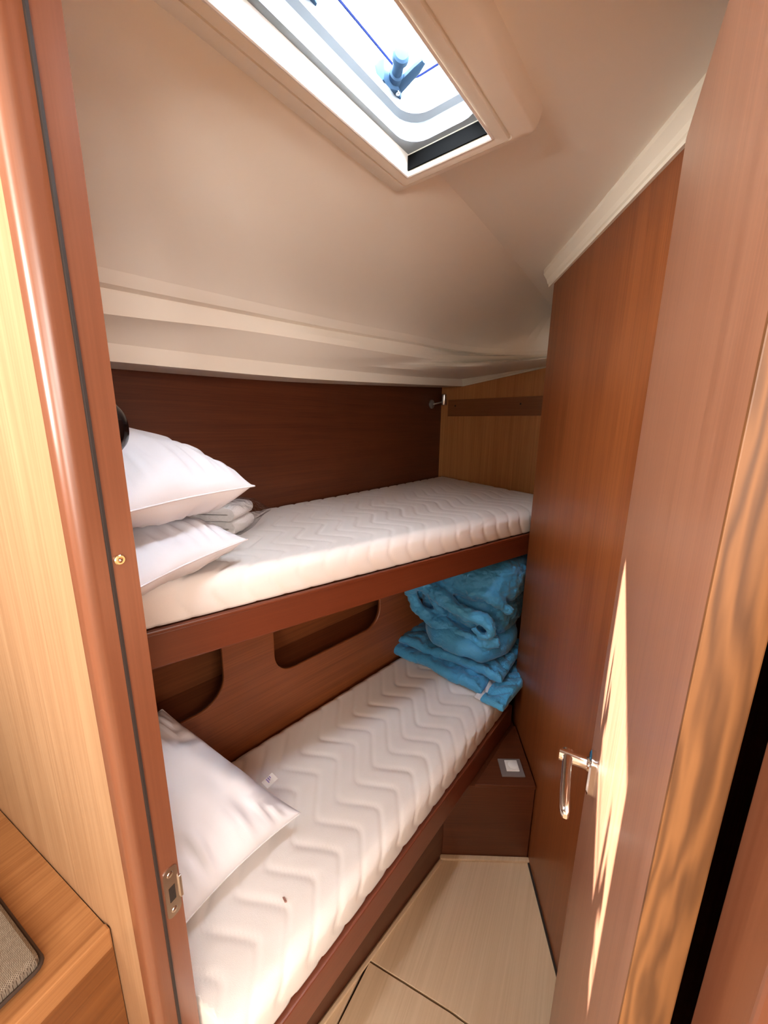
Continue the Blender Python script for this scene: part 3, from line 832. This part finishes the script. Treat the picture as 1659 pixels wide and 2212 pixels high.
def unit(x, y):
    l = math.hypot(x, y); return (x / l, y / l)
ZU = 1.180
pB = pillow('lower white pillow of the two stacked on the upper bunk', [(-0.312, 0.852, ZU + 0.060), (-0.405, 0.545, ZU + 0.055), (-0.80, 0.80, ZU + 0.06), (-0.70, 1.03, ZU + 0.06)], 0.135, zmin=ZU + 0.006, zmax=ZU + 0.122, seed=2)
pA = pillow('upper plump white pillow of the two stacked on the upper bunk', [(-0.305, 0.900, ZU + 0.176), (-0.425, 0.570, ZU + 0.176), (-0.80, 0.82, ZU + 0.245), (-0.70, 1.04, ZU + 0.235)], 0.200, zmin=ZU + 0.125, seed=5)
pC = pillow('plump white pillow with a care tag on the lower bunk', [(-0.200, 0.775, 0.553), (-0.392, 0.535, 0.545), (-0.695, 0.725, 0.76), (-0.560, 0.850, 0.785)], 0.185, zmin=0.506, seed=8)
# care tag on the lower pillow
tg = bmesh.new()
t0 = P(-0.292, 0.797, 0.612)
ta, tb = P(0.55, 0.80, 0.05).normalized(), P(0.80, -0.42, -0.42).normalized()
tn = ta.cross(tb)
rows = [[t0 + ta * u + tb * v + tn * (0.002 * math.sin(u * 60)) for v in (-0.011, 0.0, 0.011)] for u in (0.0, 0.012, 0.024, 0.034)]
loft(rows, False, tg)
r = bmesh.ops.solidify(tg, geom=tg.faces[:], thickness=0.0006)
tag = obj('care_tag', tg, 'white_plastic', pC, label='small white printed care tag')
for k, u in enumerate((0.010, 0.015, 0.020)):
    b = bmesh.new()
    loft([[t0 + ta * uu + tb * v + tn * (0.0030 * (1 if tn.z > 0 else -1)) for v in (-0.008, 0.004 - 0.003 * k)] for uu in (u, u + 0.002)], False, b)
    obj('print_line', b, 'violet_print', tag)

# towels in a clear bag between the pillows and the hull panel
def towel_fold(c, e1, e2, a, b, T, turns_out, seed):
    """folded terry towel: a flattened U-fold with the rounded fold at the +e1 end"""
    E1, E2 = P(e1[0], e1[1]), P(e2[0], e2[1]); bm = bmesh.new(); rows = []
    prof = []
    r = T / 4
    for k in range(9): prof.append((-a / 2 + (a - T / 2) * k / 8, T * 0.5 - r * 2 + r * 2))
    loop = []
    n = 10
    top = [(-a / 2 + (a - T / 2) * k / n, T) for k in range(n + 1)]
    arc = [(a / 2 - T / 2 + T / 2 * math.cos(rad(90 - 180 * k / 8)), T / 2 + T / 2 * math.sin(rad(90 - 180 * k / 8))) for k in range(1, 8)]
    bot = [(-a / 2 + (a - T / 2) * k / n, 0) for k in range(n, -1, -1)]
    mid = [(-a / 2, T * 0.46), (a / 2 - T * 0.55, T * 0.47), (a / 2 - T * 0.42, T * 0.5), (a / 2 - T * 0.55, T * 0.53), (-a / 2, T * 0.54)]
    loop = top + arc + bot + mid
    for i in range(13):
        y = -b / 2 + b * i / 12; end = 1 - 0.06 * (abs(y) / (b / 2)) ** 6
        rows.append([c + E1 * (x * end) + E2 * y + Vector((0, 0, z * end + 0.003 * noise.noise(Vector((x * 30, y * 30, seed)))) ) for x, z in loop])
    b2, v = loft(rows, True, bm)
    b2.faces.new(v[0]); b2.faces.new(v[-1])
    return b2
ct = (-0.505, 1.130)
e1t, e2t = unit(0.95, -0.05), unit(0.05, 0.95)
bagd = thing('towel_pack', 'clear plastic bag of folded white towels beside the stacked pillows', 'towel pack', P(ct[0], ct[1], ZU))
obj('towel', towel_fold(P(ct[0], ct[1], ZU + 0.006), e1t, e2t, 0.19, 0.14, 0.042, 1, 1.0), 'towel', bagd, smooth=True)
obj('towel', towel_fold(P(ct[0] - 0.006, ct[1], ZU + 0.049), e1t, e2t, 0.20, 0.14, 0.040, 1, 4.0), 'towel', bagd, smooth=True)
bm = bmesh.new(); rows = []
E1, E2 = P(*e1t), P(*e2t)
for k in range(26):
    u = k / 25; x = -0.12 + 0.27 * u
    taper = 1.0 if x < 0.095 else max(0.10, 1 - (x - 0.095) / 0.052)
    flat = 0.92 if x < 0.095 else 1.0
    ring = []
    for q in range(28):
        t = 2 * math.pi * q / 28
        c_, s_ = math.cos(t), math.sin(t)
        c_ = math.copysign(abs(c_) ** 0.45, c_); s_ = math.copysign(abs(s_) ** 0.45, s_)
        wob = 1 + 0.05 * noise.noise(Vector((x * 38, q * 0.9, 2.0)))
        ring.append(P(ct[0], ct[1], ZU + 0.0505) + E1 * x + E2 * (0.079 * c_ * flat * wob * (1 if taper == 1 else 0.75 + 0.25 * taper)) + Vector((0, 0, 0.047 * s_ * taper * wob + (0.012 * (1 - taper)))))
    rows.append(ring)
loft(rows, True, bm)
obj('plastic_bag', bm, 'film', bagd, smooth='all')

# blue quilt: folded layers below, bundled quilt on top
QW = Vector(unit(0.816, -0.577)); QD = Vector(unit(0.577, 0.816))
def QP(w, d, z): return P(0.225 + QW.x * w + QD.x * d, 1.405 + QW.y * w + QD.y * d, z)
def folded_layer(w0, w1, d0, d1, z0, T, seed, skew=0.0, curl=0.0):
    """one fold of quilt: rounded front, wavy, closed mesh"""
    nu, rows = 90, []
    loop = []
    n = 36
    L = d1 - d0
    for k in range(n + 1): loop.append((d1 - (L - T / 2) * k / n, T / 2, 1))
    for k in range(1, 8):
        t = rad(90 + 180 * k / 8); loop.append((d0 + T / 2 + T / 2 * math.cos(t), T / 2 * math.sin(t), 0))
    for k in range(n + 1): loop.append((d0 + T / 2 + (L - T / 2) * k / n, -T / 2, -1))
    for i in range(nu + 1):
        u = i / nu; w = w0 + (w1 - w0) * u
        end = min(1, (min(u, 1 - u) * nu / 7.0 + 0.25)); end = math.sin(end * math.pi / 2)
        row = []
        for d, z, s in loop:
            wob = 0.010 * noise.noise(Vector((w * 9 + seed, d * 7, 0))) + 0.005 * noise.noise(Vector((w * 30, d * 30 + seed, 1))) - 0.006 * abs(noise.noise(Vector((w * 55 + d * 25, d * 40 + seed, 2))))
            ph = ((d * 0.8 + 0.02 * math.asin(math.sin(w * 60)) / 1.57) / 0.05) % 1
            q = 0.008 * math.exp(-(min(ph, 1 - ph) / 0.16) ** 2) * (1 if s > 0 else 0)
            front = 0.012 * noise.noise(Vector((w * 6 + seed * 2, 0, 5)))
            zz = z0 + T / 2 + z * end * (1 if s >= 0 else 1) + (wob - q if s >= 0 else 0)
            zz = min(max(zz, 0.5052 if z0 < 0.52 else z0 - 0.02), 0.590)
            row.append(QP(w + skew * d, d + front + curl * u * u, zz))
        rows.append(row)
    bm, v = loft(rows, True); bm.faces.new(v[0]); bm.faces.new(v[-1])
    return bm
fb = thing('folded_quilt', 'flat folded blue quilt lying on the lower mattress under the bundle', 'quilt', QP(0.0, 0.15, 0.503))
obj('fold', folded_layer(-0.245, 0.20, 0.0, 0.34, 0.505, 0.046, 1.0, curl=-0.03), 'quilt', fb, smooth='all')
obj('fold', folded_layer(-0.215, 0.255, 0.035, 0.34, 0.545, 0.044, 2.0), 'quilt', fb, smooth='all')
obj('fold', folded_layer(0.215, 0.30, -0.06, 0.25, 0.505, 0.030, 3.0, skew=0.10), 'quilt', fb, smooth='all')
obj('lining', folded_layer(0.185, 0.225, -0.045, 0.20, 0.5055, 0.012, 4.0, skew=0.12), 'pillow', fb, label='white lining showing at the corner', smooth='all')

def fuse(bm, voxel, smooth=2):
    """voxel-remesh overlapping closed shells into one skin"""
    me = bpy.data.meshes.new('tmp'); bm.to_mesh(me); bm.free()
    tmp = bpy.data.objects.new('tmp', me); COL.objects.link(tmp)
    md = tmp.modifiers.new('r', 'REMESH'); md.mode = 'VOXEL'; md.voxel_size = voxel
    out = bpy.data.meshes.new_from_object(tmp.evaluated_get(bpy.context.evaluated_depsgraph_get()))
    b2 = bmesh.new(); b2.from_mesh(out)
    bpy.data.objects.remove(tmp); bpy.data.meshes.remove(me); bpy.data.meshes.remove(out)
    for _ in range(smooth):
        bmesh.ops.smooth_vert(b2, verts=b2.verts, factor=0.5, use_axis_x=True, use_axis_y=True, use_axis_z=True)
    return b2
def blob_into(bm, cw, cd, cz, hw, hd, hz, k=0.7, nu=40, nv=24):
    rows = []
    for jv in range(nv + 1):
        ph = math.pi * (jv + 0.001) / (nv + 0.002); row = []
        for iu in range(nu):
            th = 2 * math.pi * iu / nu
            e = lambda v, q: math.copysign(abs(v) ** q, v)
            x = e(math.sin(ph), k) * e(math.cos(th), k); z = e(math.sin(ph), k) * e(math.sin(th), k); y = -e(math.cos(ph), k)
            row.append(QP(cw + hw * x, cd + hd * y, cz + hz * z))
        rows.append(row)
    b, v = loft(rows, True, bm)
    b.faces.new(v[0][::-1]); b.faces.new(v[-1])
def bundle():
    """bundled quilt: a domed mass whose front end shows the rolled and tucked folds"""
    bm = bmesh.new(); cw, cz = 0.020, 0.800
    blob_into(bm, cw + 0.010, 0.275, cz + 0.095, 0.228, 0.215, 0.108, 0.70)
    blob_into(bm, cw - 0.002, 0.285, cz - 0.040, 0.212, 0.195, 0.130, 0.62)
    def fold(pts, d0, r):
        c = [QP(cw + p[0], d0 + (p[2] if len(p) > 2 else 0.0), cz + p[1]) for p in pts]
        c = spline(c, len(pts) * 6)
        rr = r if not isinstance(r, (list, tuple)) else [r[min(int(i / 6), len(r) - 1)] for i in range(len(c))]
        tube_into(bm, c, rr, 12)
    # rolled upper lip, drooping in the middle and curling under on the right
    fold([(0.105, -0.062), (0.135, -0.085), (0.170, -0.072), (0.172, -0.038), (0.125, -0.020), (0.060, -0.012), (0.0, 0.006), (-0.055, 0.034), (-0.115, 0.058), (-0.165, 0.045), (-0.190, 0.005, 0.01), (-0.178, -0.040, 0.02)], 0.045, [0.016, 0.018, 0.022, 0.026, 0.030, 0.032, 0.034, 0.036, 0.034, 0.030, 0.030, 0.028])
    # lower lip wrapping round from the left
    fold([(-0.185, 0.0), (-0.165, -0.052), (-0.105, -0.082), (-0.03, -0.104), (0.06, -0.122), (0.14, -0.126), (0.20, -0.105, 0.02)], 0.058, [0.026, 0.030, 0.032, 0.032, 0.030, 0.028, 0.024])
    # inner tucks
    fold([(-0.140, 0.015), (-0.100, -0.005), (-0.060, -0.045), (-0.040, -0.075)], 0.085, [0.020, 0.026, 0.026, 0.020])
    fold([(-0.010, -0.015), (0.020, -0.045), (0.075, -0.068), (0.115, -0.080)], 0.085, [0.016, 0.022, 0.022, 0.016])
    # drapes over the dome
    fold([(-0.150, 0.110, 0.06), (-0.100, 0.135, 0.03), (-0.050, 0.128, 0.02), (-0.020, 0.090, 0.01)], 0.062, [0.022, 0.030, 0.030, 0.022])
    fold([(0.06, 0.055, 0.0), (0.12, 0.070, 0.01), (0.18, 0.045, 0.03), (0.215, 0.0, 0.06)], 0.070, [0.022, 0.030, 0.028, 0.022])
    fold([(-0.20, 0.06, 0.08), (-0.225, 0.0, 0.10), (-0.205, -0.07, 0.10)], 0.065, [0.03, 0.034, 0.03])
    b = fuse(bm, 0.0050, 1)
    b.normal_update()
    mv = []
    for v in b.verts:
        c = v.co
        k = noise.noise(c * 9) * 0.010 + noise.noise(c * 22 + Vector((3, 1, 0))) * 0.006 - abs(noise.noise(Vector((c.x * 34, c.y * 34, c.z * 55)))) * 0.008 - abs(noise.noise(c * 70)) * 0.005
        rr = c.x * 60 + math.asin(math.sin((c.y + c.z) * 55)) * 1.1
        k += 0.0022 * math.sin(rr)
        mv.append(v.normal * k)
    for v, k in zip(b.verts, mv):
        v.co += k
        v.co.z = min(max(v.co.z, 0.594), 1.003)
        rr, ff = v.co.x * CP + v.co.y * SP, -v.co.x * SP + v.co.y * CP
        dd = dirv(LB_DEG); of = (rr - LB[0]) * dd.y - (ff - LB[1]) * dd.x
        if of < 0.012:
            q = P(rr + dd.y * (0.012 - of), ff - dd.x * (0.012 - of)); v.co.x, v.co.y = q.x, q.y
    return b
bq = obj('bundled_quilt', bundle(), 'quilt', None, 'rolled up blue quilt bundle squeezed under the upper bunk', 'quilt', smooth='all')
def lower_lobe():
    bm = bmesh.new(); rows = []
    for jv in range(41):
        ph = math.pi * jv / 40; row = []
        for iu in range(64):
            th = 2 * math.pi * iu / 64
            e = lambda v, k: math.copysign(abs(v) ** k, v)
            x = e(math.sin(ph), 0.6) * e(math.cos(th), 0.7); z = e(math.sin(ph), 0.6) * e(math.sin(th), 0.7); y = -math.cos(ph)
            w, d, zz = 0.185 * x, 0.20 * y, 0.062 * z
            k = noise.noise(Vector((w * 12, d * 12, zz * 12 + 8))) * 0.012 - abs(noise.noise(Vector((w * 40, d * 16, 4)))) * 0.006
            row.append(QP(0.055 + w * (1 + k * 3), 0.205 + d + k, max(0.650 + zz + k + 0.03 * (w / 0.185) * -0.6, 0.594)))
        rows.append(row)
    b, v = loft(rows, True, bm)
    bmesh.ops.remove_doubles(b, verts=b.verts, dist=1e-5)
    return b
obj('under_fold', lower_lobe(), 'quilt', bq, smooth='all')

# ================================================================ SMALL FITTINGS
# reading light in the corner of hull panel and foot wall
lp = line_pt(C_UP, UB_DEG, -0.10, 0.0)
def on_hull(t, off, z):
    q = line_pt(C_UP, UB_DEG, t, off); return P(q[0], q[1], z)
hn = on_hull(0, 1, 0) - on_hull(0, 0, 0)
rdl = thing('reading_light', 'small grey reading light in the far corner above the upper bunk', 'reading light', on_hull(-0.11, 0, 1.62))
obj('base', lathe_into(bmesh.new(), on_hull(-0.125, 0.0005, 1.625), hn, [(0, 0.026), (0.008, 0.026), (0.014, 0.018), (0.016, 0.006)], 24), 'grey_metal', rdl, smooth=True)
obj('arm', tube_into(bmesh.new(), [on_hull(-0.125, 0.014, 1.625), on_hull(-0.11, 0.04, 1.632), on_hull(-0.075, 0.055, 1.64)], 0.005, 10), 'grey_metal', rdl, smooth=True)
obj('lamp_head', lathe_into(bmesh.new(), on_hull(-0.070, 0.057, 1.685), Vector((0, 0, -1)), [(0, 0.012), (0.004, 0.017), (0.060, 0.019), (0.064, 0.017)], 24), 'steel', rdl, smooth=True)

# batten with two screws on the foot wall
def on_foot(t, off, z):
    q = line_pt(C_UP, FOOT_DEG, -t, -off); return P(q[0], q[1], z)
bat = obj('wall_batten', prism([(0.055, 0.0005), (0.95, 0.0005), (0.95, 0.004), (0.055, 0.004)], 1.556, 1.655, 0.001, lambda a, b, z: on_foot(a, b, z)), 'batten', None, 'plain darker wooden batten fixed across the foot wall above the upper mattress', 'batten')
fn = on_foot(0, 1, 0) - on_foot(0, 0, 0)
for t in (0.11, 0.535):
    obj('screw_hole', lathe_into(bmesh.new(), on_foot(t, 0.0040, 1.618), fn, [(0, 0.0055), (0.0006, 0.005)], 12), 'dark', bat)

# black round lamp on the cabin side of the near bulkhead, peeking past the jamb
fl = thing('wall_lamp', 'glossy black round lamp peeking out behind the latch jamb above the pillows', 'lamp', FP(0.79, 0.0, 1.49))
obj('bracket', lathe_into(bmesh.new(), FP(0.79, -0.001, 1.49), ndir, [(0, 0.022), (0.02, 0.022), (0.026, 0.016), (0.05, 0.012), (0.065, 0.012)], 24), 'black_gloss', fl, smooth=True)
obj('shade', lathe_into(bmesh.new(), FP(0.79, 0.060, 1.49), ndir, [(0, 0.012), (0.006, 0.030), (0.018, 0.042), (0.034, 0.047), (0.046, 0.045), (0.056, 0.036), (0.058, 0.02)], 36), 'black_gloss', fl, smooth=True)
